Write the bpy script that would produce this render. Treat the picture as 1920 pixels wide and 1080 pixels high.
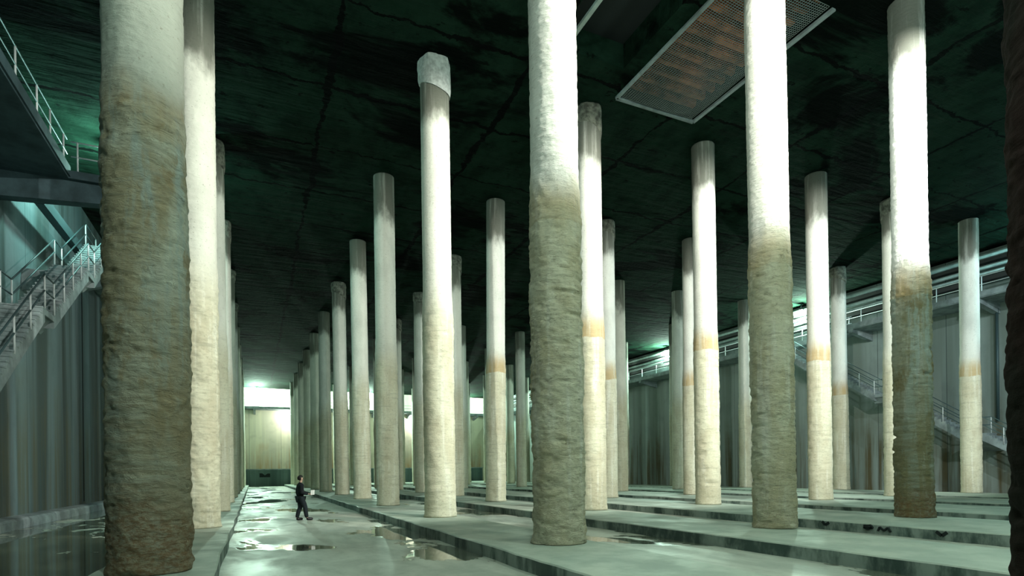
import bpy, bmesh, math, random
import numpy as np
from mathutils import Vector, Matrix

for o in list(bpy.data.objects):
    bpy.data.objects.remove(o, do_unlink=True)
scene = bpy.context.scene
COL = scene.collection
PI = math.pi

# ------------------------------------------------------------------ camera
FPX, TH, ROLL, CYP, CAMZ = 1067.0, 0.4275, 0.012, 885.0, 1.87
fwd = Vector((math.sin(TH), math.cos(TH), 0)); rgt = Vector((math.cos(TH), -math.sin(TH), 0)); up = Vector((0, 0, 1))
cr, sr = math.cos(ROLL), math.sin(ROLL)
ax = rgt * cr - up * sr; ay = rgt * sr + up * cr; az = -fwd
cam = bpy.data.cameras.new('camera'); camo = bpy.data.objects.new('camera', cam); COL.objects.link(camo)
camo.matrix_world = Matrix(((ax.x, ay.x, az.x, 0), (ax.y, ay.y, az.y, 0), (ax.z, ay.z, az.z, CAMZ), (0, 0, 0, 1)))
cam.sensor_width = 36; cam.lens = FPX / 1920 * 36; cam.shift_y = (CYP - 540) / 1920
cam.clip_start = .05; cam.clip_end = 400
scene.camera = camo

# ------------------------------------------------------------------ world, exposure
w = bpy.data.worlds.new('world'); scene.world = w; w.use_nodes = True
w.node_tree.nodes['Background'].inputs[0].default_value = (0, 0, 0, 1)
w.node_tree.nodes['Background'].inputs[1].default_value = 0
vs = scene.view_settings
vs.view_transform = 'Standard'; vs.look = 'None'; vs.gamma = 1; vs.use_curve_mapping = False
vs.exposure = 0.0
scene.cycles.use_denoising = True
scene.cycles.sample_clamp_indirect = 6
scene.cycles.max_bounces = 6
scene.cycles.diffuse_bounces = 4
scene.cycles.caustics_reflective = False

# lamp settings: (x, y, z, watts, colour)
TEAL = (.42, .95, .78); GREEN = (.66, 1, .80); WARM = (1.0, 1.0, .89); COOL = (.86, 1, 1.0)
BACK_FLOODS = [(9.5, 3.5, 15.2, 1000, WARM), (15.6, 3.5, 15.2, 1900, WARM), (24.0, 3.5, 15.2, 1000, COOL), (33.5, 3.5, 15.2, 750, COOL)]
SOFFIT_FILLS = [(1.2, .9, 12.4, 2200, (.8, 1, .88)), (10.0, .9, 12.4, 1900, (.86, 1, .86)), (18.0, .9, 12.4, 900, (.66, 1, .86)), (28.0, .9, 12.4, 350, TEAL)]  # unseen fill lamps, added to brighten the lower front columns and floor
LEFT_LAMPS = [(-7.3, 10.5, 15.2, 150, TEAL), (-5.7, 30.2, 15.6, 1700, (.5, 1, .86)), (-7.3, 55, 15.4, 600, GREEN), (-7.3, 80, 15.4, 600, GREEN)]
RIGHT_LAMPS = [(44.9, 13.5, 15.3, 3000, (.45, .92, .95)), (44.9, 35.6, 16.1, 5000, GREEN), (44.9, 54.0, 16.1, 6500, GREEN), (44.9, 80, 16.0, 4000, GREEN)]
FAR_LAMPS = [(.8, 104.4, 16.1, 20000, GREEN), (19, 104.4, 16.1, 14000, GREEN), (36.0, 104.2, 16.1, 14000, GREEN)]
FAR_LOW_FILLS = [(6.0, 103.9, 12.3, 1100, WARM), (28.0, 103.9, 12.3, 1100, WARM)]  # fill lamps added behind columns to brighten the far wall

# ------------------------------------------------------------------ helpers
def tag(o, label, cat, group=None, kind=None):
    if label: o['label'] = label
    if cat: o['category'] = cat
    if group: o['group'] = group
    if kind or cat: o['kind'] = kind or 'thing'
    return o
def empty(name, loc, label, cat, group=None, rz=0):
    o = bpy.data.objects.new(name, None); COL.objects.link(o); o.location = loc; o.rotation_euler = (0, 0, rz)
    o.empty_display_size = .2
    return tag(o, label, cat, group)
def link(name, me, mat, parent=None, smooth=False):
    o = bpy.data.objects.new(name, me); COL.objects.link(o)
    if mat is not None:
        for m in (mat if isinstance(mat, (list, tuple)) else [mat]): me.materials.append(m)
    if smooth:
        me.polygons.foreach_set('use_smooth', [True] * len(me.polygons))
    if parent is not None: o.parent = parent
    return o
def mesh_np(name, V, F):
    me = bpy.data.meshes.new(name); me.from_pydata([tuple(v) for v in V], [], [tuple(f) for f in F]); me.update(); return me
class MB:
    def __init__(s): s.v = []; s.f = []; s.m = []
    def box(s, x0, x1, y0, y1, z0, z1, mi=0):
        b = len(s.v)
        s.v += [(x0, y0, z0), (x1, y0, z0), (x1, y1, z0), (x0, y1, z0), (x0, y0, z1), (x1, y0, z1), (x1, y1, z1), (x0, y1, z1)]
        for q in ((3, 2, 1, 0), (4, 5, 6, 7), (0, 1, 5, 4), (1, 2, 6, 5), (2, 3, 7, 6), (3, 0, 4, 7)):
            s.f.append(tuple(b + i for i in q)); s.m.append(mi)
        return s
    def prism(s, prof, a0, a1, axis='X', mi=0):
        """prof: list of 2-D points; axis X -> (y,z) profile extruded in x; axis Y -> (x,z) extruded in y"""
        b = len(s.v); n = len(prof)
        for a in (a0, a1):
            for p, q in prof: s.v.append((a, p, q) if axis == 'X' else (p, a, q))
        s.f.append(tuple(b + i for i in range(n))); s.m.append(mi)
        s.f.append(tuple(b + n + i for i in reversed(range(n)))); s.m.append(mi)
        for i in range(n):
            j = (i + 1) % n
            s.f.append((b + j, b + i, b + n + i, b + n + j)); s.m.append(mi)
        return s
    def tube(s, p, q, r, n=8, mi=0, r2=None):
        p = Vector(p); q = Vector(q); d = (q - p).normalized(); r2 = r if r2 is None else r2
        a = d.cross(Vector((0, 0, 1)))
        if a.length < 1e-3: a = Vector((1, 0, 0))
        a.normalize(); c = d.cross(a); b = len(s.v)
        for pt, rr in ((p, r), (q, r2)):
            for k in range(n):
                t = 2 * PI * k / n; s.v.append(tuple(pt + a * (rr * math.cos(t)) + c * (rr * math.sin(t))))
        for k in range(n):
            l = (k + 1) % n; s.f.append((b + k, b + l, b + n + l, b + n + k)); s.m.append(mi)
        s.f.append(tuple(b + k for k in reversed(range(n)))); s.m.append(mi)
        s.f.append(tuple(b + n + k for k in range(n))); s.m.append(mi)
        return s
    def build(s, name, mat, parent=None, smooth=False):
        me = bpy.data.meshes.new(name); me.from_pydata(s.v, [], s.f)
        o = link(name, me, mat, parent, smooth)
        if any(s.m): me.polygons.foreach_set('material_index', s.m)
        bm = bmesh.new(); bm.from_mesh(me); bmesh.ops.recalc_face_normals(bm, faces=bm.faces); bm.to_mesh(me); bm.free()
        me.update(); return o
def bevel(o, w=.02, seg=2):
    m = o.modifiers.new('bevel', 'BEVEL'); m.width = w; m.segments = seg; m.limit_method = 'ANGLE'; return o

# ------------------------------------------------------------------ node helpers
class NT:
    def __init__(s, name):
        s.mat = bpy.data.materials.new(name); s.mat.use_nodes = True; s.t = s.mat.node_tree; s.t.nodes.clear()
        s.out = s.n('ShaderNodeOutputMaterial'); s.b = s.n('ShaderNodeBsdfPrincipled'); s.l(s.b.outputs[0], s.out.inputs[0])
    def n(s, t, **k):
        x = s.t.nodes.new(t)
        for a, b in k.items(): setattr(x, a, b)
        return x
    def l(s, a, b): s.t.links.new(a, b)
    def sock(s, i, v):
        if hasattr(v, 'is_output'): s.l(v, i)
        elif v is not None: i.default_value = v
    def coord(s, scale=(1, 1, 1), world=False, off=None, rot=(0, 0, 0)):
        if world: src = s.n('ShaderNodeNewGeometry').outputs['Position']
        else: src = s.n('ShaderNodeTexCoord').outputs['Object']
        if off is not None:
            v = s.n('ShaderNodeVectorMath', operation='ADD'); s.l(src, v.inputs[0]); s.l(off, v.inputs[1]); src = v.outputs[0]
        m = s.n('ShaderNodeMapping'); m.inputs['Scale'].default_value = scale; m.inputs['Rotation'].default_value = rot
        s.l(src, m.inputs[0]); return m.outputs[0]
    def noise(s, vec, scale=1, detail=4, rough=.55, dist=0):
        x = s.n('ShaderNodeTexNoise'); s.l(vec, x.inputs['Vector']); x.inputs['Scale'].default_value = scale
        x.inputs['Detail'].default_value = detail; x.inputs['Roughness'].default_value = rough; x.inputs['Distortion'].default_value = dist
        return x.outputs['Fac']
    def math(s, op, a, b=None, c=None, clamp=False):
        x = s.n('ShaderNodeMath', operation=op, use_clamp=clamp); s.sock(x.inputs[0], a)
        if b is not None: s.sock(x.inputs[1], b)
        if c is not None: s.sock(x.inputs[2], c)
        return x.outputs[0]
    def ramp(s, v, a, b, lo=0, hi=1):
        x = s.n('ShaderNodeMapRange', interpolation_type='SMOOTHSTEP'); s.l(v, x.inputs[0])
        for i, k in zip((1, 2, 3, 4), (a, b, lo, hi)): x.inputs[i].default_value = k
        return x.outputs[0]
    def mix(s, f, a, b, mode='MIX'):
        x = s.n('ShaderNodeMix', data_type='RGBA', blend_type=mode)
        s.sock(x.inputs['Factor'], f)
        for i, v in ((6, a), (7, b)):
            if isinstance(v, tuple): v = (*v[:3], 1)
            s.sock(x.inputs[i], v)
        return x.outputs[2]
    def sep(s, v):
        x = s.n('ShaderNodeSeparateXYZ'); s.l(v, x.inputs[0]); return x.outputs
    def bump(s, h, strength=.5, dist=.02, normal=None):
        x = s.n('ShaderNodeBump'); s.l(h, x.inputs['Height']); x.inputs['Strength'].default_value = strength; x.inputs['Distance'].default_value = dist
        if normal is not None: s.l(normal, x.inputs['Normal'])
        return x.outputs[0]
    def fin(s, col=None, rough=.9, normal=None, metal=0, spec=.3):
        if isinstance(col, tuple): col = (*col[:3], 1)
        s.sock(s.b.inputs['Base Color'], col); s.sock(s.b.inputs['Roughness'], rough); s.b.inputs['Metallic'].default_value = metal
        s.sock(s.b.inputs['Specular IOR Level'], spec)
        if normal is not None: s.l(normal, s.b.inputs['Normal'])
        return s.mat

def mat_column(name, upper, lower, mud, stain_amt, dark_top=True, dir_=1.0, crag=0.0, crack=0.0):
    t = NT(name); rnd = t.n('ShaderNodeObjectInfo').outputs['Random']
    cx = t.n('ShaderNodeCombineXYZ'); t.l(t.math('MULTIPLY', rnd, 37.0), cx.inputs[0]); t.l(t.math('MULTIPLY', rnd, 91.0), cx.inputs[2])
    off = cx.outputs[0]
    P = t.coord(); z = t.sep(P)[2]
    big = t.noise(t.coord((1, 1, .5), off=off), 1.1, 4, .6)
    fine = t.noise(t.coord((1, 1, 1.6), off=off), 9, 6, .7)
    vert = t.noise(t.coord((3, 3, .18), off=off), 1.6, 4, .6)
    hor = t.noise(t.coord((.7, .7, 6), off=off), 1.5, 5, .7, .4)
    specks = t.ramp(t.noise(t.coord((1, 1, 1.3), off=off), 16, 3, .6), .62, .72)
    cu = t.mix(t.ramp(big, .35, .7), upper, tuple(c * .82 for c in upper))
    cu = t.mix(t.math('MULTIPLY', specks, .55), cu, (.16, .15, .11))
    cl = t.mix(t.ramp(big, .38, .62), lower, mud)
    cl = t.mix(t.math('MULTIPLY', t.ramp(vert, .5, .72), .45), cl, tuple(min(1, c * 1.12) for c in upper))
    cl = t.mix(t.math('MULTIPLY', t.ramp(fine, .5, .75), .55), cl, tuple(c * .45 for c in mud))
    cl = t.mix(t.math('MULTIPLY', t.ramp(hor, .52, .66), .5), cl, tuple(c * .6 for c in lower))
    zw = t.math('ADD', z, t.math('MULTIPLY', t.math('SUBTRACT', big, .5), 2.2))
    if dir_ >= 1:
        st = t.noise(t.coord((1, 1, .09), off=off), 2.3, 5, .6, .3)
        cl = t.mix(t.math('MULTIPLY', t.ramp(st, .50, .60), .7), cl, (.42, .50, .46))
        cl = t.mix(t.math('MULTIPLY', t.ramp(t.noise(t.coord((1, 1, .45), off=off), 1.5, 5, .65), .52, .62), .7), cl, (mud[0] * .85, mud[1] * .72, mud[2] * .55))
        cl = t.mix(t.math('MULTIPLY', t.ramp(zw, 2.0, 5.5, .8, 0), t.ramp(hor, .35, .6, .5, 1)), cl, tuple(c * .75 for c in mud))
    col = t.mix(t.ramp(zw, 7.3 if crag else 6.4, 8.3 if crag else 8.6), cl, cu)
    # ochre band at the pour joint
    zj = t.math('ADD', z, t.math('MULTIPLY', t.math('SUBTRACT', big, .5), .35))
    band = t.math('MULTIPLY', t.ramp(zj, 6.95, 7.0), t.ramp(zj, 7.3, 8.2, 1, 0))
    band = t.math('MULTIPLY', band, t.ramp(vert, .35, .6, .45, 1))
    col = t.mix(t.math('MULTIPLY', band, stain_amt), col, (.46, .32, .14))
    # rusty foot and darker streaked tone near the head
    foot = t.math('MULTIPLY', t.ramp(zw, .5, 1.5, 1, 0), t.ramp(fine, .4, .6, .2, .75))
    col = t.mix(t.math('MULTIPLY', foot, dir_), col, (.20, .105, .045))
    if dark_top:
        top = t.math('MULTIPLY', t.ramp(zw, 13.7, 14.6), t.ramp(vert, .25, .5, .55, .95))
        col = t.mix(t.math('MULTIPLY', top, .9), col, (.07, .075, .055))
    h = t.math('ADD', t.math('MULTIPLY', fine, .6), t.math('MULTIPLY', hor, .6))
    nrm = t.bump(h, .75, .035)
    if crag:
        g_ = t.noise(t.coord((1, 1, 2.3), off=off, rot=(.28, .2, 0)), 3.4, 9, .7, .35)
        low = t.ramp(zw, 7.3, 8.6, 1, .12)
        nrm = t.bump(t.math('MULTIPLY', g_, low), 1.0, crag, nrm)
        col = t.mix(t.math('MULTIPLY', t.ramp(g_, .30, .43, .6, 0), low), col, tuple(c * .3 for c in mud))
    if crack:
        c1 = t.noise(t.coord((.8, .8, 5), off=off), 2.6, 7, .75, .6)
        ln = t.ramp(t.math('ABSOLUTE', t.math('SUBTRACT', c1, .5)), .0, .02, 1, 0)
        ln = t.math('MULTIPLY', ln, t.ramp(big, .4, .6, .25, 1))
        col = t.mix(t.math('MULTIPLY', ln, crack), col, (.22, .21, .16))
        nrm = t.bump(c1, .6, .04, nrm)
    return t.fin(col, .9, nrm, spec=.15)
M = {}
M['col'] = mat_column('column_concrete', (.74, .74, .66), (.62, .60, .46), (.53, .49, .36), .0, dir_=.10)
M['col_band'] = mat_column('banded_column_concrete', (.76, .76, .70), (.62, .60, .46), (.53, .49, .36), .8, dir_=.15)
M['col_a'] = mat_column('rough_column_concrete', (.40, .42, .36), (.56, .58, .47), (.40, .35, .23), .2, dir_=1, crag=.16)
M['col_dark'] = mat_column('unlit_column_concrete', (.022, .013, .010), (.016, .008, .006), (.008, .008, .005), .0, False, dir_=.0)  # near-black colour paints in the shade on this unlit column
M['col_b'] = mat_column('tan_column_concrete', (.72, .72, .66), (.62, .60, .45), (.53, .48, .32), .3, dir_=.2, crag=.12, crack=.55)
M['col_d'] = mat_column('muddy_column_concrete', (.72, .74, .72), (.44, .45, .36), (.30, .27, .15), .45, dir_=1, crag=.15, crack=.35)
def simple(name, col, rough=.6, metal=0, spec=.3, nscale=None, var=.3, bump=.2):
    t = NT(name)
    if nscale is None: return t.fin(col, rough, metal=metal, spec=spec)
    P = t.coord(world=True); n = t.noise(P, nscale, 5, .6)
    c = t.mix(t.ramp(n, .3, .7), tuple(x * (1 - var) for x in col), tuple(min(1, x * (1 + var)) for x in col))
    return t.fin(c, rough, t.bump(n, bump, .02), metal, spec)
M['collar_dark'] = simple('dark_collar', (.17, .17, .14), .9, nscale=5, var=.6, bump=.5)
M['collar'] = simple('collar_plaster', (.52, .54, .52), .9, nscale=6, var=.25, bump=.5)
M['slab'] = simple('walkway_concrete', (.24, .29, .30), .8, nscale=1.5, var=.3)
M['slab_dark'] = simple('shaded_walkway_concrete', (.05, .085, .10), .8, nscale=1.5, var=.3)  # darker copy of the walkway concrete with the underside's shade painted in
M['steel'] = simple('galvanised_steel', (.62, .66, .68), .5, metal=.1)
M['darksteel'] = simple('dark_rail_steel', (.06, .10, .11), .5, metal=.3)
M['pipe'] = simple('pipe_paint', (.34, .42, .40), .5, nscale=2, var=.2)
M['housing'] = simple('lamp_housing', (.05, .05, .05), .5)
M['rustdeck'] = simple('rusty_decking', (.40, .12, .035), .8, nscale=1.0, var=.8)
M['wire'] = simple('mesh_wire', (.16, .20, .20), .5, metal=.4)
M['darkjoint'] = simple('joint_filler', (.012, .018, .018), .9)
M['cloth'] = simple('dark_cloth', (.008, .010, .014), .85, nscale=12, var=.3)
M['trouser'] = simple('trouser_cloth', (.012, .018, .022), .85, nscale=12, var=.3)
M['skin'] = simple('skin', (.50, .33, .25), .55)
M['hair'] = simple('hair', (.012, .009, .008), .6)
M['shoe'] = simple('shoe_leather', (.01, .01, .012), .35)
M['paper'] = simple('paper', (.8, .8, .76), .8)
def emis(name, col, s):
    t = NT(name); t.b.inputs['Base Color'].default_value = (1, 1, 1, 1)
    t.b.inputs['Emission Color'].default_value = (*col, 1); t.b.inputs['Emission Strength'].default_value = s; return t.mat
M['glow'] = emis('lamp_lens', (.9, 1, .93), 60)

# curb
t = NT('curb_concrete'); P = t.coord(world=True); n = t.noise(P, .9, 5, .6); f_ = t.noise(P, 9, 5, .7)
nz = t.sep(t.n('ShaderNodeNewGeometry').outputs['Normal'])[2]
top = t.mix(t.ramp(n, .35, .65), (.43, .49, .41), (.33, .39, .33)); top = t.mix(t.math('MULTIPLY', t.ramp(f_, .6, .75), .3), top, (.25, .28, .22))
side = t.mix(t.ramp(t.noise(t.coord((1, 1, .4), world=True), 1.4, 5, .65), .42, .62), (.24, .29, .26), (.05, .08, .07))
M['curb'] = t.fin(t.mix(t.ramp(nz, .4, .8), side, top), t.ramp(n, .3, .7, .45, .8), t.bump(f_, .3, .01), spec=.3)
# floor : wet concrete with puddles
t = NT('wet_floor'); P = t.coord(world=True); n = t.noise(t.coord((1, .55, 1), world=True), .33, 5, .55, .3); f_ = t.noise(P, 5, 6, .65)
m_ = t.noise(t.coord((1, .5, 1), world=True), .9, 5, .6, .5)
pud = t.ramp(n, .535, .57)
xl_ = t.sep(P)[0]
pud = t.math('MAXIMUM', pud, t.math('MULTIPLY', t.ramp(xl_, -2.7, -2.4, 1, 0), t.math('MAXIMUM', t.ramp(n, .47, .50), t.ramp(m_, .47, .50))))
dry = t.mix(t.ramp(m_, .35, .65), (.52, .56, .48), (.36, .40, .34)); dry = t.mix(t.math('MULTIPLY', t.ramp(f_, .5, .7), .25), dry, (.16, .2, .17))
rust = t.ramp(t.noise(t.coord((1, .6, 1), world=True), .7, 3, .5), .66, .74)
dry = t.mix(t.math('MULTIPLY', rust, .5), dry, (.30, .20, .09))
wet = t.mix(t.ramp(m_, .35, .65), (.15, .17, .12), (.08, .10, .075))
hmix = t.math('ADD', t.math('MULTIPLY', f_, t.math('SUBTRACT', 1.0, pud)), t.math('MULTIPLY', pud, .55))
M['floor'] = t.fin(t.mix(pud, dry, wet), t.math('ADD', t.math('MULTIPLY', t.math('SUBTRACT', 1.0, pud), t.ramp(m_, .3, .7, .38, .6)), .035), t.bump(hmix, .25, .012), spec=.5)
# walls
def mat_wall(name, a, b, stain_shade, amt, along):
    t = NT(name)
    sc = (1, .0, .05) if along == 'X' else (0, 1, .05)
    v1 = t.noise(t.coord(sc, world=True), .5, 5, .6, .2); v2 = t.noise(t.coord(tuple(2 * x for x in sc), world=True), .7, 5, .6)
    P = t.coord(world=True); g = t.noise(P, .45, 5, .6); f_ = t.noise(P, 6, 5, .65)
    xyz = t.sep(P)
    c = t.mix(t.ramp(v1, .38, .62), a, b)
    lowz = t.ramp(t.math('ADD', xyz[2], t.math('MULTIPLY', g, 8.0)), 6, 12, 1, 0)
    c = t.mix(t.math('MULTIPLY', t.math('MULTIPLY', lowz, t.ramp(v2, .4, .62)), amt), c, stain_shade)
    c = t.mix(t.math('MULTIPLY', t.ramp(g, .5, .7), .3), c, tuple(x * .45 for x in a))
    u = xyz[0] if along == 'X' else xyz[1]
    fr = t.math('FRACT', t.math('DIVIDE', t.math('ADD', u, 400.5), 5.0))
    jn = t.math('LESS_THAN', fr, .008)
    c = t.mix(t.math('MULTIPLY', jn, .8), c, (.02, .03, .03))
    return t.fin(c, .75, t.bump(f_, .35, .02), spec=.25)
M['wall_l'] = mat_wall('wall_left_concrete', (.13, .185, .20), (.052, .075, .074), (.10, .09, .05), .75, 'Y')
M['wall_r'] = mat_wall('wall_right_concrete', (.28, .34, .33), (.19, .23, .21), (.10, .085, .045), 1.0, 'Y')  # brown mud low down, deepened to paint in the shade under the stairs
M['wall_f'] = mat_wall('wall_far_concrete', (.68, .66, .50), (.54, .53, .42), (.46, .27, .10), .8, 'X')
M['barrier'] = mat_wall('barrier_concrete', (.12, .18, .17), (.06, .10, .10), (.05, .07, .06), .3, 'X')
# ceiling
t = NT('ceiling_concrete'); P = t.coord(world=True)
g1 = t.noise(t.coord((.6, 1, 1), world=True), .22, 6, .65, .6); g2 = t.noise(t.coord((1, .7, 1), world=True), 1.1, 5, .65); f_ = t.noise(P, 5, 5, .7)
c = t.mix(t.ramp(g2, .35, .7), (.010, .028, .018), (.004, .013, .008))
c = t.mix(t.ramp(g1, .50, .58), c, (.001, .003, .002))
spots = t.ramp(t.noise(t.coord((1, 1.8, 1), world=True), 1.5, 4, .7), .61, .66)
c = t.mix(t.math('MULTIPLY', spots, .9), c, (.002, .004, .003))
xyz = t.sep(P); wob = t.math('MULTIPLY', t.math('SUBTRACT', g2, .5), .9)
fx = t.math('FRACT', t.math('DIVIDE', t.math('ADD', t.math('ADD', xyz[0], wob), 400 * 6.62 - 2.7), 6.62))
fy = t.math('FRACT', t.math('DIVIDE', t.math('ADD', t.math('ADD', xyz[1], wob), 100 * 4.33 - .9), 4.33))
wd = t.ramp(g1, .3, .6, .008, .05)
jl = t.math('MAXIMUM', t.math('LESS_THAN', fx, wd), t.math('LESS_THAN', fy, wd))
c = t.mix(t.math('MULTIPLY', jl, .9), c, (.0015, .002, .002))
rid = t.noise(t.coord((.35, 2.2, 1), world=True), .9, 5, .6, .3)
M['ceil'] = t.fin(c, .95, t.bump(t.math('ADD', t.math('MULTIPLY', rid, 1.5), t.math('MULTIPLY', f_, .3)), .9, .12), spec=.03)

# ------------------------------------------------------------------ the shell
XL, XR, YB, YF, ZC = -8.4, 46.0, -1.6, 106.0, 16.68
def struct(o): o['kind'] = 'structure'; return o
struct(MB().box(XL - .5, XR + .5, YB - .5, YF + .5, -.4, 0).build('floor', M['floor']))
hx0, hx1, hy0, hy1 = 13.3, 17.2, 12.3, 18.75      # lit hatch
kx0, kx1, ky0, ky1 = 9.6, 12.6, 12.3, 17.3         # dark hatch
c = MB()
c.box(XL - .5, kx0, YB - .5, YF + .5, ZC, ZC + .9).box(hx1, XR + .5, YB - .5, YF + .5, ZC, ZC + .9)
c.box(kx0, hx1, YB - .5, hy0, ZC, ZC + .9).box(kx0, hx1, hy1, YF + .5, ZC, ZC + .9)
c.box(kx1, hx0, hy0, hy1, ZC, ZC + .9).box(kx0, kx1, ky1, hy1, ZC, ZC + .9)
c.box(kx0 - .3, kx1 + .3, ky0 - .3, ky1 + .3, ZC + .9, ZC + 1.2, 1)
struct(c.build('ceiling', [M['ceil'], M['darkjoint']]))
struct(MB().box(XL - .5, XL, YB - .5, YF + .5, 0, ZC).box(XL - .02, XL + .012, 37.9, 38.06, .55, 12.6, 1).build('wall_left', [M['wall_l'], M['darkjoint']]))
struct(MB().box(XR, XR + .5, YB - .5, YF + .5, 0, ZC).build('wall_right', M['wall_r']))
struct(MB().box(XL, XR, YF, YF + .5, 0, ZC).build('wall_far', M['wall_f']))
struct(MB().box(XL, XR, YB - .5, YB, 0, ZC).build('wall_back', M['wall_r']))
# plinth blocks along the left wall
pl = MB(); y = 8.0; random.seed(4)
prof = [(XL, 0), (-7.78, 0), (-7.78, .30), (-7.86, .38), (-8.15, .42), (XL, .42)]
while y < 42:
    L = random.choice((3.1, 3.6, 2.6)); pl.prism(prof, y, y + L - .07, 'Y'); y += L
struct(pl.build('baseboard_left', M['slab']))

# ------------------------------------------------------------------ curbs
CURBS = [  # x0, x1, label
    (-2.45, -.6, 'low concrete curb on the left side of the corridor, under the big rough column'),
    (4.65, 7.05, 'low concrete curb along the right side of the corridor, nearest to the puddle'),
    (10.25, 13.15, 'second low concrete curb from the corridor on its right, under the olive rough column'),
    (15.9, 20.1, 'third low concrete curb from the corridor, dark marks on its side, under the muddy column'),
    (22.3, 27.0, 'fourth low concrete curb right of the corridor, behind the brown muddy column'),
    (28.9, 33.4, 'fifth low concrete curb right of the corridor, a thin pale strip'),
    (35.0, 40.0, 'low concrete curb nearest the right wall with the staircase')]
def make_curb(x0, x1, label, k):
    rs = random.Random(k); ny = 200; ys = [YB + 1.0 + (99.6 - YB) * i / ny for i in range(ny + 1)]
    V = []; F = []
    for i, yy in enumerate(ys):
        a = .02 * math.sin(yy * 1.7 + k) + rs.uniform(-.012, .012); b = .02 * math.sin(yy * 1.3 + 2 * k); h = .28 + rs.uniform(-.006, .006)
        V += [(x0 + a, yy, 0), (x0 + a, yy, h - .025), (x0 + a + .025, yy, h), (x1 + b - .025, yy, h), (x1 + b, yy, h - .025), (x1 + b, yy, 0)]
        if i:
            q = 6 * i
            for j in range(5): F.append((q - 6 + j, q - 5 + j, q + 1 + j, q + j))
    F.append(tuple(range(5, -1, -1))); F.append(tuple(range(6 * ny, 6 * ny + 6)))
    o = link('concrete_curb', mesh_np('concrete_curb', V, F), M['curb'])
    bm = bmesh.new(); bm.from_mesh(o.data); bmesh.ops.recalc_face_normals(bm, faces=bm.faces); bm.to_mesh(o.data); bm.free()
    tag(o, label, 'curb', 'concrete curbs carrying the column rows'); return o
for k, cb in enumerate(CURBS):
    co = make_curb(*cb, k)
    if k == 3:   # dark paint marks on its side
        x_ = cb[0] - .03
        def stroke(pts, w_):
            mk = MB()
            for (a, b), (c_, d_) in zip(pts, pts[1:]):
                L_ = math.hypot(c_ - a, d_ - b); nx_, nz_ = -(d_ - b) / L_ * w_, (c_ - a) / L_ * w_
                mk.prism([(a + nx_, b + nz_), (c_ + nx_, d_ + nz_), (c_ - nx_, d_ - nz_), (a - nx_, b - nz_)], x_, x_ + .05, 'X')
            mo = mk.build('paint_mark', M['darkjoint'], co); mo['label'] = 'dark paint mark'
        stroke([(11.95, .24), (11.85, .14), (11.72, .22)], .04)
        stroke([(10.65, .22), (10.45, .24), (10.40, .17), (10.55, .12), (10.65, .17), (10.42, .17)], .025)
        stroke([(10.25, .10), (10.20, .21), (10.08, .12), (9.98, .21), (9.90, .10)], .022)
        stroke([(8.75, .22), (8.62, .12), (8.5, .22)], .04)

# ------------------------------------------------------------------ columns
rng = np.random.RandomState(7)
def vnoise(u, v, nu, sv, seed):
    """value noise periodic in u (0..1) with nu cells; v in metres, cell sv"""
    r = np.random.RandomState(seed); nvv = 80; G = r.rand(nu, nvv)
    a = (u % 1) * nu; b = v / sv + 3
    i = np.floor(a).astype(int); j = np.floor(b).astype(int); fa = a - i; fb = b - j
    fa = fa * fa * (3 - 2 * fa); fb = fb * fb * (3 - 2 * fb)
    i0 = i % nu; i1 = (i + 1) % nu; j0 = j % nvv; j1 = (j + 1) % nvv
    return (G[i0, j0] * (1 - fa) + G[i1, j0] * fa) * (1 - fb) + (G[i0, j1] * (1 - fa) + G[i1, j1] * fa) * fb
HC = ZC - .297
def column_mesh(name, nseg, nz, seed, r_lo=.575, r_up=.53, amp=.05, cap=False):
    zz = np.linspace(0, HC, nz); uu = np.arange(nseg) / nseg
    U, Z = np.meshgrid(uu, zz)
    Us = U + .03 * np.sin(Z * 2.1 + seed) + Z * .045                       # lumps run obliquely
    lump = (vnoise(Us, Z, 5, .9, seed) - .5) * .5 + (vnoise(Us, Z, 10, .31, seed + 1) - .5) * .55 + (vnoise(Us, Z, 17, .14, seed + 2) - .5) * .6 + (vnoise(Us, Z, 31, .073, seed + 3) - .5) * .5 + (vnoise(Us, Z, 57, .04, seed + 4) - .5) * .3
    pit = np.clip(.30 - vnoise(Us, Z, 9, .16, seed + 5), 0, 1) * np.clip(vnoise(Us, Z, 5, 1.1, seed + 9) - .35, 0, 1)
    lump -= pit * 9
    smoothp = (vnoise(U, Z, 5, 1.1, seed + 7) - .5) * .25 + (vnoise(U, Z, 40, .07, seed + 8) - .5) * .22 + (vnoise(U, Z, 3, .11, seed + 11) - .5) * .2
    zt = 7.8 + (vnoise(U, Z * 0, 6, 1, seed + 6) - .5) * 1.0
    k = np.clip((zt - Z) / .5, 0, 1); k = k * k * (3 - 2 * k)
    R = r_up + (r_lo - r_up) * k + amp * (lump * k + smoothp * (1 - k))
    R += .03 * np.exp(-((Z - zt) / .18) ** 2) * .8
    R += .05 * np.clip(1 - Z / .25, 0, 1) * vnoise(U, Z, 9, .3, seed + 12)
    X = R * np.cos(2 * PI * U); Y = R * np.sin(2 * PI * U)
    V = np.stack([X, Y, Z], -1).reshape(-1, 3)
    F = []
    for j in range(nz - 1):
        b = j * nseg
        F += [(b + i, b + (i + 1) % nseg, b + nseg + (i + 1) % nseg, b + nseg + i) for i in range(nseg)]
    F.append(tuple(range(nseg - 1, -1, -1))); F.append(tuple(range((nz - 1) * nseg, nz * nseg)))
    return mesh_np(name, V, F)
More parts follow.
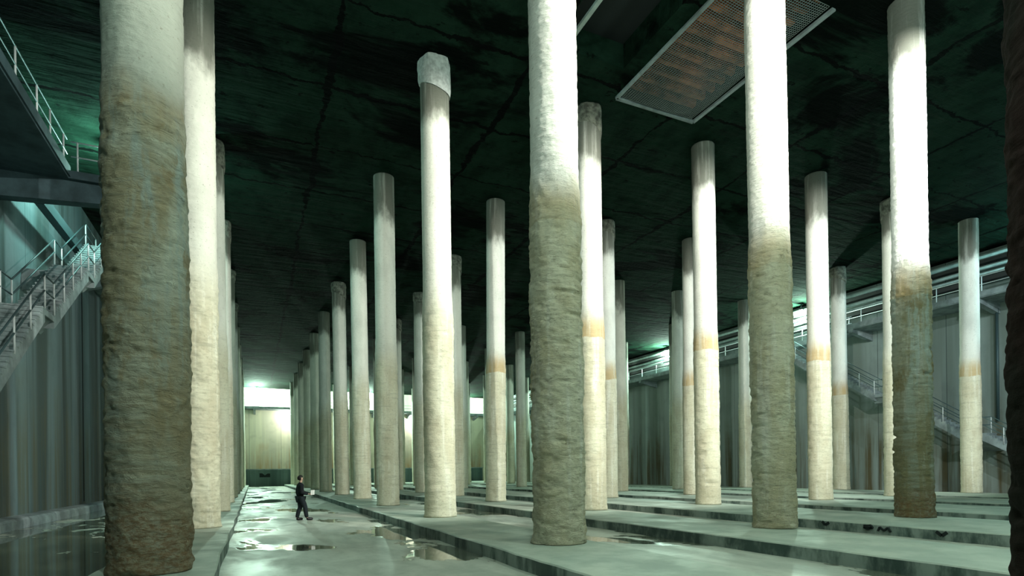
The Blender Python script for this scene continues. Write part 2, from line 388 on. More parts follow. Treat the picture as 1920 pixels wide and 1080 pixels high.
def collar_mesh(seed, r=.60, h=.95, slant=.28):
    n = 40; rows = 7; V = []; F = []; rs = random.Random(seed); ph = rs.uniform(0, 6)
    for j in range(rows):
        f = j / (rows - 1)
        for i in range(n):
            a = 2 * PI * i / n; zb = HC - h + slant * math.cos(a - ph); z_ = zb + (HC - zb) * f
            rr = r + (.03 * math.sin(a * 5 + ph) + rs.uniform(-.02, .02)) * (1 if f > .6 else .2) - (.03 if j == 0 else 0)
            if j == rows - 1: rr *= .96
            V.append((rr * math.cos(a), rr * math.sin(a), z_))
    for j in range(rows - 1):
        for i in range(n): F.append((j * n + i, j * n + (i + 1) % n, (j + 1) * n + (i + 1) % n, (j + 1) * n + i))
    V.append((0, 0, HC - h)); V.append((0, 0, HC)); a_, b_ = len(V) - 2, len(V) - 1
    for i in range(n): F.append((a_, (i + 1) % n, i)); F.append((b_, (rows - 1) * n + i, (rows - 1) * n + (i + 1) % n))
    return mesh_np('collar', V, F)
ROWX = {'A': -1.55, 'B': 6.09, 'C': 12.70, 'D': 19.32, 'E': 25.95, 'F': 32.56, 'G': 39.2}
Y1, SP = 11.21, 8.66
def pix_ray(px, py):
    a = px - 960; b = CYP - py; u = a * cr + b * sr; v = -a * sr + b * cr
    return fwd + rgt * (u / FPX) + up * (v / FPX)
# measured axis positions (base x at curb height, top x at a given height) for the columns one can measure
MEAS = {('A', 1): (283, 1060, 265, 20), ('B', 1): (1049, 1012, 1033, 20), ('C', 1): (1453, 980, 1424, 20), ('D', 1): (1715, 968, 1693, 20),
        ('B', 2): (826, 962, 812, 95), ('C', 2): (1113, 950, 1100, 190), ('D', 2): (1328, 942, 1315, 258), ('E', 2): (1539, 937, 1527, 328),
        ('B', 3): (728, 942, 718, 324), ('C', 3): (930, 936, 935, 372), ('B', 4): (680, 928, 667, 452), ('B', 5): (642, 920, 632, 533),
        ('F', 2): (1680, 930, 1672, 376), ('G', 2): (1822, 928, 1815, 424), ('G', 3): (1578, 919, 1568, 514), ('A', 2): (375, 985, 364, 20), ('A', 3): (406, 955, 393, 262),
        ('E', 4): (1165, 920, 1157, 530), ('F', 4): (1274, 918, 1272, 550), ('G', 4): (1399, 917, 1395, 570), ('E', 3): (1298, 928, 1296, 450)}
def along(px, py, zc):
    d = pix_ray(px, py); return Vector((0, 0, CAMZ)) + d * zc
RAD = {('A', 1): 1.03, ('B', 1): 1.0, ('C', 1): .95, ('D', 1): .93, ('B', 2): .98, ('G', 2): .92, ('A', 2): 1.0}
meshes_far = [column_mesh('column_shaft', 20, 70, 100 + i * 20, amp=.04) for i in range(3)]
meshes_mid = [column_mesh('column_shaft', 48, 260, 300 + i * 20, amp=.03) for i in range(4)]
collars = [collar_mesh(i, r=.585) for i in range(3)]
near_m = {('A', 1): (column_mesh('column_shaft', 144, 700, 11, .60, .57, .055), 'col_a'), ('B', 1): (column_mesh('column_shaft', 128, 640, 32, .58, .53, .06), 'col_b'),
          ('C', 1): (column_mesh('column_shaft', 112, 600, 53, .58, .54, .05), 'col_b'), ('D', 1): (column_mesh('column_shaft', 112, 600, 74, .575, .53, .06), 'col_d'),
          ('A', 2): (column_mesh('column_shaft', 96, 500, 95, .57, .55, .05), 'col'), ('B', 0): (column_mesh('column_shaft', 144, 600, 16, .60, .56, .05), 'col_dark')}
for me, mt in list(near_m.values()):
    me.materials.append(M[mt]); me.polygons.foreach_set('use_smooth', [True] * len(me.polygons))
for me in meshes_far + meshes_mid: me.materials.append(M['col']); me.polygons.foreach_set('use_smooth', [True] * len(me.polygons))
for me in collars: me.materials.append(M['collar_dark']); me.polygons.foreach_set('use_smooth', [True] * len(me.polygons))
ORD = ['', 'first', 'second', 'third', 'fourth', 'fifth', 'sixth', 'seventh', 'eighth', 'ninth', 'tenth', 'eleventh']
ROWP = {'A': 'row left of the corridor', 'B': 'row right beside the corridor', 'C': 'row on the second curb from the corridor',
        'D': 'row on the third curb from the corridor', 'E': 'row on the fourth curb from the corridor', 'F': 'row on the fifth curb from the corridor', 'G': 'row nearest the right wall'}
SPECIAL = {('A', 1): 'huge rough olive-brown concrete column at the left, nearest to the camera',
           ('B', 1): 'large centre column, white and finely cracked above, tan and lumpy below',
           ('C', 1): 'thick column, brilliant white above, grey-olive below with a rusty chipped foot',
           ('D', 1): 'thick column, bluish white above, muddy brown below with a reddish patch near the foot',
           ('B', 0): 'very dark reddish-brown column cut off by the right picture edge, closest to the camera',
           ('B', 2): 'brightly lit white and cream column with a white slanted band around its head, whitewashed foot',
           ('C', 2): 'blazing white column directly behind the right edge of the large centre column',
           ('A', 2): 'cream rough column peeking out behind the right edge of the huge left column',
           ('D', 2): 'bright column with ochre band and reddish foot, below the corner of the ceiling grate',
           ('G', 2): 'pale speckled column in front of the right staircase, its head mottled dark',
           ('E', 2): 'bright column with an ochre band, standing just right of the thick grey-olive column',
           ('B', 3): 'cream column with dark head, third from the front right beside the corridor',
           ('C', 3): 'cream column with small ochre spot, between the slanted-band column and the centre column'}
SKIP = {('E', 1), ('F', 1), ('G', 1), ('G', 11), ('F', 11)}
cpos = {}
for row in 'ABCDEFG':
    for n in range(0 if row == 'B' else 1, 12):
        if (row, n) in SKIP: continue
        X, Yc = ROWX[row], Y1 + SP * (n - 1)
        lean = (0, 0)
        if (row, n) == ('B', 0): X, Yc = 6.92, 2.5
        zc = X * fwd.x + Yc * fwd.y
        if (row, n) in MEAS:
            bx, by, tx, ty = MEAS[row, n]
            # keep the grid depth; slide sideways so that the axis stands where it was measured
            pb = along(bx, by, zc); X, Yc = pb.x, pb.y
            pt = along(tx, ty, zc); hh = pt.z - .28
            lean = ((pt.x - pb.x) / hh, (pt.y - pb.y) / hh)
        rs = random.Random(hash((ord(row), n)) & 0xffff)
        key = (row, n)
        far = n >= 6
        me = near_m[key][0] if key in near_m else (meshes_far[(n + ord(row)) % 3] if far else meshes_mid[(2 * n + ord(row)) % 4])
        lab = SPECIAL.get(key, '%s column back in the %s' % (ORD[n] + ' pale', ROWP[row]))
        o = bpy.data.objects.new('concrete_column', me); COL.objects.link(o)
        tag(o, lab, 'column', 'columns of the %s' % ROWP[row])
        o.location = (X, Yc, .291)
        if me.materials[0] == M['col'] and row in 'CDEG' and n in (2, 3):
            o.material_slots[0].link = 'OBJECT'; o.material_slots[0].material = M['col_band']
        q = Vector((lean[0], lean[1], 1)).to_track_quat('Z', 'Y')
        rf = RAD.get(key, .96)
        spin = {('A', 1): 0, ('B', 1): 0}.get(key, rs.uniform(0, 6.28))
        o.rotation_mode = 'QUATERNION'
        o.rotation_quaternion = Matrix(((1, 0, lean[0]), (0, 1, lean[1]), (0, 0, 1))).to_quaternion() @ Matrix.Rotation(spin, 3, 'Z').to_quaternion()
        o.scale = (rf, rf, 1.0)
        if key != ('B', 0) and n <= 6:
            cm = collars[(n + ord(row)) % 3]
            if key == ('B', 2): cm = collar_mesh(50, .60, 1.0, .25); cm.materials.append(M['collar'])
            if key == ('B', 2) or rs.random() < .4 or key == ('A', 3):
                co = bpy.data.objects.new('head_collar', cm); COL.objects.link(co); co.parent = o
                if key == ('B', 2): co['label'] = 'white slanted band around the column head'
        cpos[key] = (X, Yc)

# ------------------------------------------------------------------ railings, walkways, stairs
def post(p, h, parent, r=.03, m='steel'):
    MB().tube(p, (p[0], p[1], p[2] + h), r, 8).build('post', M[m], parent, True)
def rail(name, a, b, parent, r=.028, m='darksteel'):
    MB().tube(a, b, r, 8).build(name, M[m], parent, True)
DECK = 13.2
def walkway(name, x0, x1, y0, y1, edge, label, posts, railm='steel', corb=6.0, grp='high walkways', slab='slab'):
    """edge: 'x0','x1','y0' or 'y1' = the railing side; an Empty at the walkway's foot with deck, posts, rails and corbels"""
    e = empty(name, ((x0 + x1) / 2, (y0 + y1) / 2, DECK - .3), label, 'walkway', grp)
    ox, oy, oz = e.location
    bevel(MB().box(x0 - ox, x1 - ox, y0 - oy, y1 - oy, -.0 - .0, .3).build('deck', M[slab], e), .02)
    MB().box(*({'x1': (x1 - ox, x1 - ox + .06, y0 - oy, y1 - oy), 'x0': (x0 - ox - .06, x0 - ox, y0 - oy, y1 - oy), 'y0': (x0 - ox, x1 - ox, y0 - oy - .06, y0 - oy), 'y1': (x0 - ox, x1 - ox, y1 - oy, y1 - oy + .06)}[edge]), .05, .42).build('toe_board', M[slab], e)
    hor = edge in ('y0', 'y1')
    fx = {'x0': x0 + .05, 'x1': x1 - .05, 'y0': y0 + .05, 'y1': y1 - .05}[edge]
    for s in posts:
        p = (s - ox, fx - oy, .3) if hor else (fx - ox, s - oy, .3); post(p, 1.13, e)
    a, b = (x0, x1) if hor else (y0, y1)
    for nm, h in (('top_rail', 1.42), ('mid_rail', .88)):
        p, q = ((a - ox, fx - oy, h), (b - ox, fx - oy, h)) if hor else ((fx - ox, a - oy, h), (fx - ox, b - oy, h)); rail(nm, p, q, e, m=railm)
    s = a + 2.0
    while s < b:
        if hor: pr = [(y0 - oy, 0), (y1 - oy, 0), (y1 - oy, -.75), (y0 - oy, -.25)] if edge == 'y0' else [(y0 - oy, 0), (y1 - oy, 0), (y1 - oy, -.25), (y0 - oy, -.75)]; MB().prism(pr, s - ox, s - ox + .35, 'X').build('corbel', M[slab], e)
        else: pr = [(x0 - ox, 0), (x1 - ox, 0), (x1 - ox, -.25), (x0 - ox, -.75)] if edge == 'x1' else [(x0 - ox, 0), (x1 - ox, 0), (x1 - ox, -.75), (x0 - ox, -.25)]; MB().prism(pr, s - oy, s - oy + .35, 'Y').build('corbel', M[slab], e)
        s += corb
    return e
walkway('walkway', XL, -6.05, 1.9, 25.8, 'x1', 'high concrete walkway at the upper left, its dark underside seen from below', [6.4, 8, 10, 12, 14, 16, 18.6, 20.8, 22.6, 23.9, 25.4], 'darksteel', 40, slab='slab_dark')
e = empty('walkway_platform', (-6, 27, DECK - .3), 'projecting concrete platform ending the upper left walkway, carried by a tapered bracket', 'walkway', None)
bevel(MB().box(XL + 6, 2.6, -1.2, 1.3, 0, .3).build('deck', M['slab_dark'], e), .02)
MB().prism([(XL + 6, 0), (2.4, 0), (2.4, -.55), (1.9, -.62), (XL + 6, -.95)], -1.0, -.55, 'Y').build('bracket', M['slab_dark'], e)
for x_ in (.2, 1.2, 2.3): post((x_, -1.1, .3), 1.1, e)
for y_ in (0, 1.2): post((2.5, y_, .3), 1.1, e)
rail('top_rail', (.0, -1.1, 1.4), (2.5, -1.1, 1.4), e, m='steel'); rail('mid_rail', (.0, -1.1, .85), (2.5, -1.1, .85), e, m='steel')
rail('top_rail', (2.5, -1.1, 1.4), (2.5, 1.2, 1.4), e, m='steel'); rail('mid_rail', (2.5, -1.1, .85), (2.5, 1.2, .85), e, m='steel')
b_ = MB().box(-.16, .16, 28.3 - 31, 34.2 - 31, -.45, .0).build('support_beam', M['darksteel']); b_.location = (-7.6, 31, DECK)
tag(b_, 'dark steel beam running on from the upper left platform above the stair', 'beam')
walkway('walkway', XL, -6.9, 36.15, 103.5, 'x1', 'far stretch of the high walkway on the left wall, beyond the stair head', [36.3 + 2.2 * i for i in range(31)], 'steel', 8.66)
walkway('walkway', 43.5, XR, 1.9, 31, 'x0', 'railed high walkway on the right wall, above the staircase', [4.9 + 2.7 * i for i in range(10)] + [30.9], 'steel', 8.66)
walkway('walkway', 44.95, XR, 31, 37.7, 'x0', 'narrow piece of the right high walkway beside the stair head', [31.2, 33.4, 35.6, 37.5], 'steel', 30)
walkway('walkway', 43.5, XR, 37.7, 103.5, 'x0', 'far stretch of the high walkway on the right wall, beyond the stair head', [37.9 + 2.7 * i for i in range(25)], 'steel', 8.66)
walkway('walkway', XL, XR, 103.6, YF, 'y0', 'high walkway crossing the far end wall, lit white above', [-7 + 2.5 * i for i in range(21)], 'darksteel', 6.6)
walkway('walkway', XL, XR, YB, 1.82, 'y1', 'high walkway above and behind the camera carrying the added fill lamps', [-7 + 2.5 * i for i in range(21)], 'steel', 30)

def staircase(xa, xb, outer, segs, label, wallx):
    """segs: list of (y0,z0,y1,z1) flights or landings (z0==z1) from the bottom up; outer = x of the hall-side railing"""
    e = empty('staircase', ((xa + xb) / 2, segs[0][0], 0), label, 'staircase')
    ox, oy = e.location.x, e.location.y
    inner = xb if outer == xa else xa
    first = True
    for (y0, z0, y1, z1) in segs:
        L = y1 - y0
        if abs(z1 - z0) < .01:
            bevel(MB().box(xa - ox, xb - ox, y0 - oy, y1 - oy, z0 - .22, z0).build('landing', M['slab'], e), .015)
            s = 1 if wallx > outer else -1
            pr = sorted([0, 1])
            if z0 < 13: MB().prism([(wallx - ox, z0 - 1.15), (outer - ox + s * .45, z0 - .62), (outer - ox + s * .1, z0 - .22), (wallx - ox, z0 - .22)], y0 - oy - .1, y1 - oy + .25, 'Y').build('corbel', M['slab'], e)
            ys = [y0, y1]
        else:
            n = max(2, round((z1 - z0) / .19)); up_ = (z1 - z0) / n; run = L / n
            prof = [(y0 - oy, z0 - .45 if z0 > .5 else z0)]
            for i in range(n):
                prof += [(y0 - oy + i * run, z0 + (i + 1) * up_ - .05), (y0 - oy + (i + 1) * run, z0 + (i + 1) * up_ - .05)]
            prof += [(y1 - oy, z1 - .45)]
            MB().prism(prof, xa - ox, xb - ox, 'X').build('flight', M['slab'], e)
            for i in range(n):
                MB().box(xa - ox - .01, xb - ox + .01, y0 - oy + i * run - .02, y0 - oy + (i + 1) * run, z0 + (i + 1) * up_ - .05, z0 + (i + 1) * up_).build('tread', M['slab'], e)
            k = max(2, round(L / 1.25)); ys = [y0 + L * i / k for i in range(k + 1)]
        for yy in ys:
            zz = z0 + (z1 - z0) * (yy - y0) / L
            if not first and yy == ys[0]: continue
            post((outer - ox, yy - oy, zz), 1.1, e); 
            if yy in (ys[0], ys[-1]): post((inner - ox, yy - oy, zz), 1.1, e)
        first = False
        for xx in (outer, inner):
            rail('top_rail', (xx - ox, y0 - oy, z0 + 1.12), (xx - ox, y1 - oy, z1 + 1.12), e)
            rail('mid_rail', (xx - ox, y0 - oy, z0 + .6), (xx - ox, y1 - oy, z1 + .6), e)
    return e
sl = .665
staircase(-7.35, -6.2, -6.2, [(12.0, 0, 17.1, 4.0 * .85), (17.1, 3.4, 18.1, 3.4), (18.1, 3.4, 23.52, 7.47), (23.52, 7.47, 24.5, 7.47), (24.5, 7.47, 29.16, 10.57), (29.16, 10.57, 30.14, 10.57), (30.14, 10.57, 34.1, 13.2), (34.1, 13.2, 36.1, 13.2)],
          'concrete staircase with white railing posts climbing the left wall', XL)
staircase(43.5, 44.7, 43.5, [(15.0, 0, 21.2, 4.05), (21.2, 4.05, 22.2, 4.05), (22.2, 4.05, 27.2, 7.45), (27.2, 7.45, 28.2, 7.45), (28.2, 7.45, 32.9, 10.6), (32.9, 10.6, 33.9, 10.6), (33.9, 10.6, 37.6, 13.2)],
          'bluish lit staircase descending along the right wall', XR)

# pipes on the right wall below the ceiling
for z_, r_, lab in ((16.1, .20, 'upper grey pipe under the ceiling along the right wall'), (15.35, .14, 'middle thin grey pipe along the right wall above the walkway'), (14.95, .10, 'lowest thin pipe along the right wall, just above the walkway railing')):
    e = empty('ceiling_pipe', (45.3, 53, z_), lab, 'pipe', None)
    MB().tube((0, -53, 0), (0, 50, 0), r_, 16).build('pipe_run', M['pipe'], e, True)
    k = MB()
    for j in range(12): MB().box(-.1, .7, -50 + j * 8.66, -49.9 + j * 8.66, -r_ - .05, -r_).build('bracket', M['darksteel'], e)
for z0_, z1_, lab in ((15.58, 15.86, 'upper black tray added to darken the right wall between the grey pipes'), (14.35, 14.7, 'lower black tray added to darken the right wall behind the railing')):
    e = empty('darkening_tray', (45.55, 53, z0_), lab, 'darkening tray', None)  # black trays, added to darken the wall around the pipes
    MB().box(-.4, .40, -53, 50, 0, .03).box(-.4, -.37, -53, 50, 0, z1_ - z0_).build('tray', M['housing'], e)
    k = MB().tube((-.2, -53, .1), (-.2, 50, .1), .05, 8).build('cable', M['housing'], e, True)
    k = MB().tube((.1, -53, .1), (.1, 50, .1), .05, 8).build('cable', M['darksteel'], e, True)
o = MB().tube((0, 0, 0), (0, 0, 7.6), .09, 12).build('drain_pipe', M['darksteel'], None, True); o.location = (45.75, 21.3, 4.9)
tag(o, 'dark vertical drain pipe on the right wall near the dark picture-edge column', 'pipe')

# ------------------------------------------------------------------ barrier at the far end
e = empty('low_wall', (18, 101.5, 0), 'dark low concrete wall across the far end behind the person', 'wall')
bevel(MB().box(-19.5, 22, -.2, .2, 0, 2.7).build('body', M['barrier'], e), .03)
MB().box(-19.6, 22.1, -.28, .28, 2.7, 2.86).build('coping', M['slab'], e)
MB().prism([(-17.0, 1.5), (-15.4, 1.5), (-15.4, 2.1), (-15.8, 2.1), (-16.2, 1.8), (-16.6, 2.15), (-17.0, 2.15)], -.23, -.2, 'Y').build('dark_marking', M['darkjoint'], e)

# ------------------------------------------------------------------ ceiling hatch with rusty decking and safety net
e = empty('ceiling_hatch', ((hx0 + hx1) / 2, (hy0 + hy1) / 2, ZC), 'rectangular ceiling opening with rusty ribbed decking behind wire netting', 'hatch')
ox, oy = e.location.x, e.location.y
d = MB(); n = 12
for i in range(n):
    y0 = hy0 + (hy1 - hy0) * i / n - oy; L = (hy1 - hy0) / n
    d.prism([(y0, .55), (y0 + L * .12, .95), (y0 + L * .55, .95), (y0 + L * .67, .55), (y0 + L, .55), (y0 + L, 1.02), (y0, 1.02)], hx0 - ox - .2, hx1 - ox + .2, 'X')
d.build('decking', M['rustdeck'], e)
fr = MB(); a = .07
fr.box(hx0 - ox - a, hx0 - ox + a, hy0 - oy, hy1 - oy, -.07, .02).box(hx1 - ox - a, hx1 - ox + a, hy0 - oy, hy1 - oy, -.07, .02).box(hx0 - ox, hx1 - ox, hy1 - oy - a, hy1 - oy + a, -.07, .02)
fr.build('frame', M['slab'], e)
g = MB(); nx, ny = 36, 84; wdt = .012
def sag(u, v): return -.02 - .42 * (math.sin(PI * min(max(u, 0), 1)) ** .8) * (math.sin(PI * min(max(v, 0), 1)) ** .35) * .35 - .25 * max(0, u - .55) * max(0, v - .6) * 4 * max(0, 1.02 - v)
def strip(p, q):
    b = len(g.v)
    dx, dy = (wdt, 0) if abs(q[1] - p[1]) > abs(q[0] - p[0]) else (0, wdt)
    g.v += [(p[0] - dx, p[1] - dy, p[2]), (p[0] + dx, p[1] + dy, p[2]), (q[0] + dx, q[1] + dy, q[2]), (q[0] - dx, q[1] - dy, q[2]),
            (p[0], p[1], p[2] + .012), (q[0], q[1], q[2] + .012)]
    for f in ((0, 1, 2, 3), (1, 4, 5, 2), (4, 0, 3, 5)): g.f.append(tuple(b + i for i in f)); g.m.append(0)
def gp(i, j):
    u, v = i / nx, j / ny; return (hx0 - ox + .08 + (hx1 - hx0 - .3) * u, hy0 - oy + (hy1 - hy0 - .12) * v, sag(u, v))
for i in range(nx + 1):
    for j in range(ny):
        strip(gp(i, j), gp(i, j + 1))
for j in range(ny + 1):
    for i in range(nx):
        strip(gp(i, j), gp(i + 1, j))
g.build('safety_net', M['wire'], e)
fr = MB().box(-.07, .07, -(ky1 - ky0) / 2, (ky1 - ky0) / 2, -.06, .04).build('steel_angle', M['pipe']); fr.location = (kx0 + .45, (ky0 + ky1) / 2, ZC - .04)
tag(fr, 'thin pale steel angle along the dark opening beside the netted hatch', 'angle')

# ------------------------------------------------------------------ lamps
def add_light(kind, name, parent, loc, energy, col, size=.3, rot=None, spot=None):
    L = bpy.data.lights.new(name, kind); L.energy = energy; L.color = col
    if kind == 'AREA': L.size = size; L.shape = 'DISK'
    else: L.shadow_soft_size = size
    if kind == 'SPOT': L.spot_size = math.radians(spot); L.spot_blend = .5
    o = bpy.data.objects.new(name, L); COL.objects.link(o); o.parent = parent; o.location = loc
    if rot: o.rotation_euler = rot
    return o
def flood(x, y, z, wts, col, lab):
    e = empty('floodlight', (x, y, z), lab, 'lamp', 'ceiling floodlights above the camera')
    bevel(MB().box(-.35, .35, -.25, .1, -.25, .25).build('housing', M['housing'], e), .03)
    MB().box(-.3, .3, .1, .12, -.2, .2).build('lens', M['glow'], e)
    sh = MB()
    # four shutters added to shape the beam: sides at 45 degrees, top level, bottom cut at about 46 degrees down
    T = [(-.36, .1, .25), (.36, .1, .25), (.36, .1, -.25), (-.36, .1, -.25)]
    O = [(-.98, 1.25, .0), (.98, 1.25, .0), (.98, .88, -.50), (-.98, .88, -.50)]
    for a_ in range(4):
        b_ = (a_ + 1) % 4; k = len(sh.v); n_ = [(0, 0, .025), (.025, 0, 0), (0, 0, -.025), (-.025, 0, 0)][a_]
        q = [T[a_], T[b_], O[b_], O[a_]]; sh.v += q + [tuple(c + d for c, d in zip(p, n_)) for p in q]
        for f in ((0, 1, 2, 3), (7, 6, 5, 4), (0, 4, 5, 1), (1, 5, 6, 2), (2, 6, 7, 3), (3, 7, 4, 0)): sh.f.append(tuple(k + i for i in f)); sh.m.append(0)
    sh.build('shutter', M['housing'], e)
    MB().tube((0, -.1, .25), (0, -.1, ZC - z), .04).build('hanger', M['darksteel'], e)
    add_light('SPOT', 'bulb', e, (0, .38, 0), wts * 8, col, .06, (math.radians(90 - 35), 0, 0), 165)
for i, (x, y, z, wt, c_) in enumerate(BACK_FLOODS): flood(x, y, z, wt, c_, 'floodlight, black shutters added to shape its beam, hanging from the ceiling above the camera, %s from the left' % ORD[i + 1])
def bulkhead(x, y, z, wts, col, lab, grp):
    e = empty('bulkhead_lamp', (x, y, z), lab, 'lamp', grp)
    MB().tube((0, 0, .0), (0, 0, (DECK - .3 if z < DECK else ZC) - z), .03).build('hanger', M['darksteel'], e, True)
    MB().tube((0, 0, -.02), (0, 0, .1), .2, 16, r2=.12).build('housing', M['housing'], e, True)
    bm = bmesh.new(); bmesh.ops.create_uvsphere(bm, u_segments=16, v_segments=8, radius=.16)
    for v in bm.verts: v.co.z = v.co.z * .9 - .1
    me = bpy.data.meshes.new('globe'); bm.to_mesh(me); bm.free(); link('globe', me, M['glow'], e, True)
    add_light('POINT', 'bulb', e, (0, 0, -.45), wts, col, .18)
for i, L in enumerate(SOFFIT_FILLS): bulkhead(*L, 'fill lamp added under the walkway behind the camera, %s from the left' % ORD[i + 1], 'fill lamps added under the rear walkway')
for i, L in enumerate(FAR_LOW_FILLS): bulkhead(*L, 'small fill lamp added under the far end walkway, %s from the left' % ORD[i + 1], 'small fill lamps added under the far walkway')
for i, L in enumerate(LEFT_LAMPS): bulkhead(*L, 'ceiling lamp above the left wall walkway, %s from the front' % ORD[i + 1], 'lamps along the left wall')
for i, L in enumerate(RIGHT_LAMPS): bulkhead(*L, 'glowing ceiling lamp above the right wall walkway, %s from the front' % ORD[i + 1], 'lamps along the right wall')
for i, L in enumerate(FAR_LAMPS): bulkhead(*L, 'glaring lamp above the far end walkway, %s from the left' % ORD[i + 1], 'lamps at the far end')

# ------------------------------------------------------------------ the person
def skin(chains, sub=2):
    """chains: dict name->(co,radius or (rx,ry)), edges list; returns evaluated mesh"""
    verts, edges, root = chains
    names = list(verts); idx = {k: i for i, k in enumerate(names)}
    me = bpy.data.meshes.new('tmp'); me.from_pydata([verts[k][0] for k in names], [(idx[a], idx[b]) for a, b in edges], [])
    o = bpy.data.objects.new('tmp', me); COL.objects.link(o)
    m = o.modifiers.new('s', 'SKIN'); m.use_smooth_shade = True; m.branch_smoothing = .6
    for k in names:
        r = verts[k][1]; r = (r, r) if not isinstance(r, tuple) else r
        sv = me.skin_vertices[0].data[idx[k]]; sv.radius = r; sv.use_root = (k == root)
    s = o.modifiers.new('u', 'SUBSURF'); s.levels = sub; s.render_levels = sub
    dg = bpy.context.evaluated_depsgraph_get(); ev = o.evaluated_get(dg); out = bpy.data.meshes.new_from_object(ev)
    bpy.data.objects.remove(o, do_unlink=True); return out
# local frame: faces +y, x = his right
P_ = {'pelvis': ((0, 0, .97), .13), 'belly': ((0, .01, 1.12), (.13, .10)), 'chest': ((0, .0, 1.34), (.155, .11)), 'collar': ((0, -.01, 1.49), (.09, .07)),
      'neck': ((0, .01, 1.57), .052), 'skull': ((.01, .02, 1.70), (.078, .092)), 'crown': ((.01, .015, 1.77), (.062, .075)), 'chin': ((.02, .075, 1.635), .032), 'nose': ((.025, .125, 1.69), .014)}
E_ = [('pelvis', 'belly'), ('belly', 'chest'), ('chest', 'collar'), ('collar', 'neck'), ('neck', 'skull'), ('skull', 'crown'), ('neck', 'chin'), ('skull', 'nose')]
for s, nm in ((1, 'r'), (-1, 'l')):
    fwdleg = s == 1
    kn = (s * .10, .16 if fwdleg else .02, .52); an = (s * .10, .22 if fwdleg else -.12, .10 if fwdleg else .10); toe = (s * .13, an[1] + .19, .04)
    P_.update({'hip' + nm: ((s * .09, 0, .90), .095), 'thigh' + nm: ((s * .10, (kn[1]) * .5, .72), .085), 'knee' + nm: (kn, .062), 'calf' + nm: ((kn[0], (kn[1] + an[1]) / 2 - .02, .34), .058), 'ankle' + nm: (an, .042), 'toe' + nm: (toe, .036)})
    E_ += [('pelvis', 'hip' + nm), ('hip' + nm, 'thigh' + nm), ('thigh' + nm, 'knee' + nm), ('knee' + nm, 'calf' + nm), ('calf' + nm, 'ankle' + nm), ('ankle' + nm, 'toe' + nm)]
    el = (s * .26, -.05, 1.14); wr = (s * .24, .12, .98) if s == 1 else (s * .25, .02, .90)
    if s == 1: wr = (.22, .24, 1.08)
    P_.update({'sh' + nm: ((s * .19, -.01, 1.44), .062), 'el' + nm: (el, .045), 'wr' + nm: (wr, .028)})
    hd = Vector(wr) - Vector(el); hd.normalize(); palm = Vector(wr) + hd * .075
    P_['palm' + nm] = (tuple(palm), (.038, .02))
    E_ += [('collar', 'sh' + nm), ('sh' + nm, 'el' + nm), ('el' + nm, 'wr' + nm), ('wr' + nm, 'palm' + nm)]
    side = Vector((1, 0, 0)) if s == 1 else Vector((0, 1, 0))
    dn = hd.cross(side); 
    for k in range(4):
        b = palm + hd * .03 + side * ((k - 1.5) * .021); L = (.07, .08, .075, .06)[k]
        t1 = b + hd * L * .5 + dn * .008; t2 = b + hd * L * .85 + dn * .035
        P_['f%d%s' % (k, nm)] = (tuple(b), .010); P_['g%d%s' % (k, nm)] = (tuple(t1), .009); P_['h%d%s' % (k, nm)] = (tuple(t2), .0075)
        E_ += [('palm' + nm, 'f%d%s' % (k, nm)), ('f%d%s' % (k, nm), 'g%d%s' % (k, nm)), ('g%d%s' % (k, nm), 'h%d%s' % (k, nm))]
    tb = palm - hd * .03 - side * s * .035; tt = tb + hd * .045 - side * s * .02 + dn * .02
    P_['t' + nm] = (tuple(tb), .012); P_['u' + nm] = (tuple(tt), .009); E_ += [('wr' + nm, 't' + nm), ('t' + nm, 'u' + nm)]
Pr = pix_ray(564, 976); q_ = CAMZ / -Pr.z; fx_, fy_ = Pr.x * q_, Pr.y * q_
HEAD = math.atan2(-(.80 * rgt.x + .6 * fwd.x), (.80 * rgt.y + .6 * fwd.y))
e = empty('person', (fx_, fy_, 0), 'person in dark jacket and trousers walking along the wet corridor, head turned aside', 'person', rz=HEAD)
SC = 1.84 / 1.84
e.scale = (SC, SC, SC)
bodyme = skin((P_, E_, 'pelvis'))
bm = bmesh.new(); bm.from_mesh(bodyme)
for s in (1, -1):
    mt = Matrix.Translation((.01 + s * .078, .01, 1.69)) @ Matrix.Diagonal((.012, .02, .032, 1)); bmesh.ops.create_icosphere(bm, subdivisions=2, radius=1, matrix=mt)
bm.to_mesh(bodyme); bm.free()
link('body', bodyme, M['skin'], e, True)
def sub(keys, grow, root):
    v = {k: (P_[k][0], tuple(a + grow for a in P_[k][1]) if isinstance(P_[k][1], tuple) else P_[k][1] + grow) for k in keys}
    return skin((v, [(a, b) for a, b in E_ if a in v and b in v], root))
J_ = {k: P_[k] for k in ('shr', 'elr', 'wrr', 'shl', 'ell', 'wrl')}
J_ = {k: (v[0], v[1] + .034) for k, v in J_.items()}
J_.update({'hem': ((0, 0, .93), (.165, .13)), 'belly': ((0, .01, 1.12), (.18, .145)), 'chest': ((0, 0, 1.34), (.205, .15)), 'collar': ((0, -.01, 1.50), (.135, .105)), 'neck': ((0, .0, 1.575), (.08, .075))})
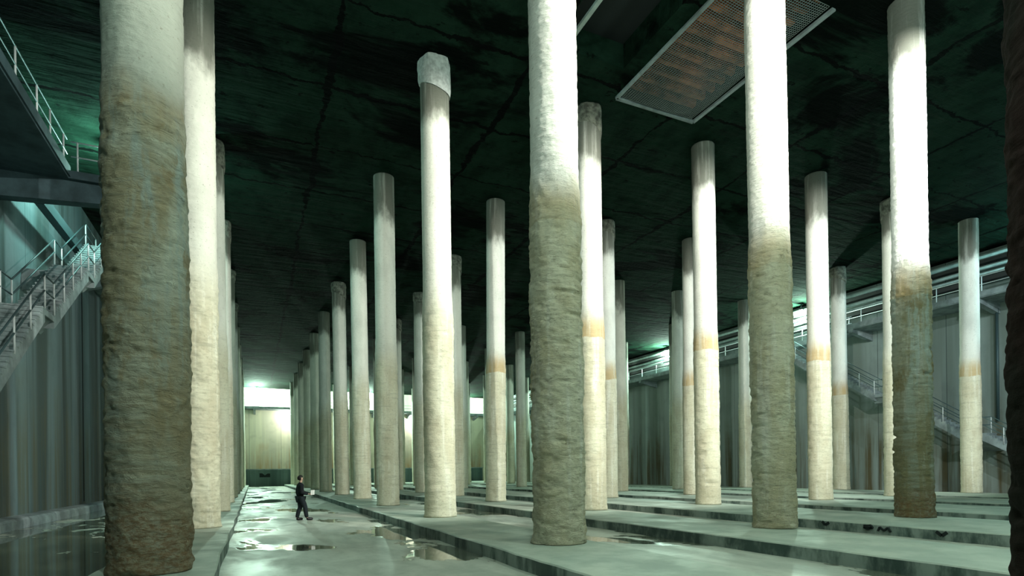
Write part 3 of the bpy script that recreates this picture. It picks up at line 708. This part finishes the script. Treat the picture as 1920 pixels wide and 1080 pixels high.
link('jacket', skin((J_, [('hem', 'belly'), ('belly', 'chest'), ('chest', 'collar'), ('collar', 'neck'), ('collar', 'shr'), ('shr', 'elr'), ('elr', 'wrr'), ('collar', 'shl'), ('shl', 'ell'), ('ell', 'wrl')], 'hem')), M['cloth'], e, True)
link('trousers', sub(['pelvis', 'hipr', 'thighr', 'kneer', 'calfr', 'ankler', 'hipl', 'thighl', 'kneel', 'calfl', 'anklel'], .034, 'pelvis'), M['trouser'], e, True)
for nm in 'rl': 
    ank, toe = P_['ankle' + nm][0], P_['toe' + nm][0]
    link('shoe', skin(({'a': ((ank[0], ank[1] - .04, .07), (.07, .07)), 'b': ((ank[0], ank[1] + .08, .065), (.068, .065)), 'c': ((toe[0], toe[1] + .05, .055), (.065, .055))}, [('a', 'b'), ('b', 'c')], 'a')), M['shoe'], e, True)
bm = bmesh.new(); bmesh.ops.create_uvsphere(bm, u_segments=20, v_segments=14, radius=1)
for v in list(bm.verts):
    v.co = Vector((v.co.x * .104, v.co.y * .122, v.co.z * .125))
bmesh.ops.delete(bm, geom=[v for v in bm.verts if (v.co.y > .03 and v.co.z < .045) or v.co.z < -.08], context='VERTS')
hm = bpy.data.meshes.new('hair'); bm.to_mesh(hm); bm.free()
h = link('hair', hm, M['hair'], e, True); h.location = (.01, .0, 1.725); h.rotation_euler = (0, 0, 0)
so = h.modifiers.new('s', 'SOLIDIFY'); so.thickness = .012
# the sheet of paper held in the right hand
mw = Matrix.Translation((fx_, fy_, 0)) @ Matrix.Rotation(HEAD, 4, 'Z')
pp = mw @ (Vector(P_['palmr'][0]) + Vector((.03, .10, .07)))
bm = bmesh.new()
bmesh.ops.create_grid(bm, x_segments=6, y_segments=6, size=.5)
for v in bm.verts: v.co = Vector((v.co.x * .15, v.co.y * .21, .02 * math.sin(v.co.x * 3)))
me = bpy.data.meshes.new('paper_sheet'); bm.to_mesh(me); bm.free()
o = link('paper_sheet', me, M['paper']); o.location = pp; o.rotation_euler = (math.radians(65), 0, -.2); o.name = 'paper_sheet'
so = o.modifiers.new('s', 'SOLIDIFY'); so.thickness = .002
tag(o, 'small white sheet of paper held in front of the walking person', 'paper')
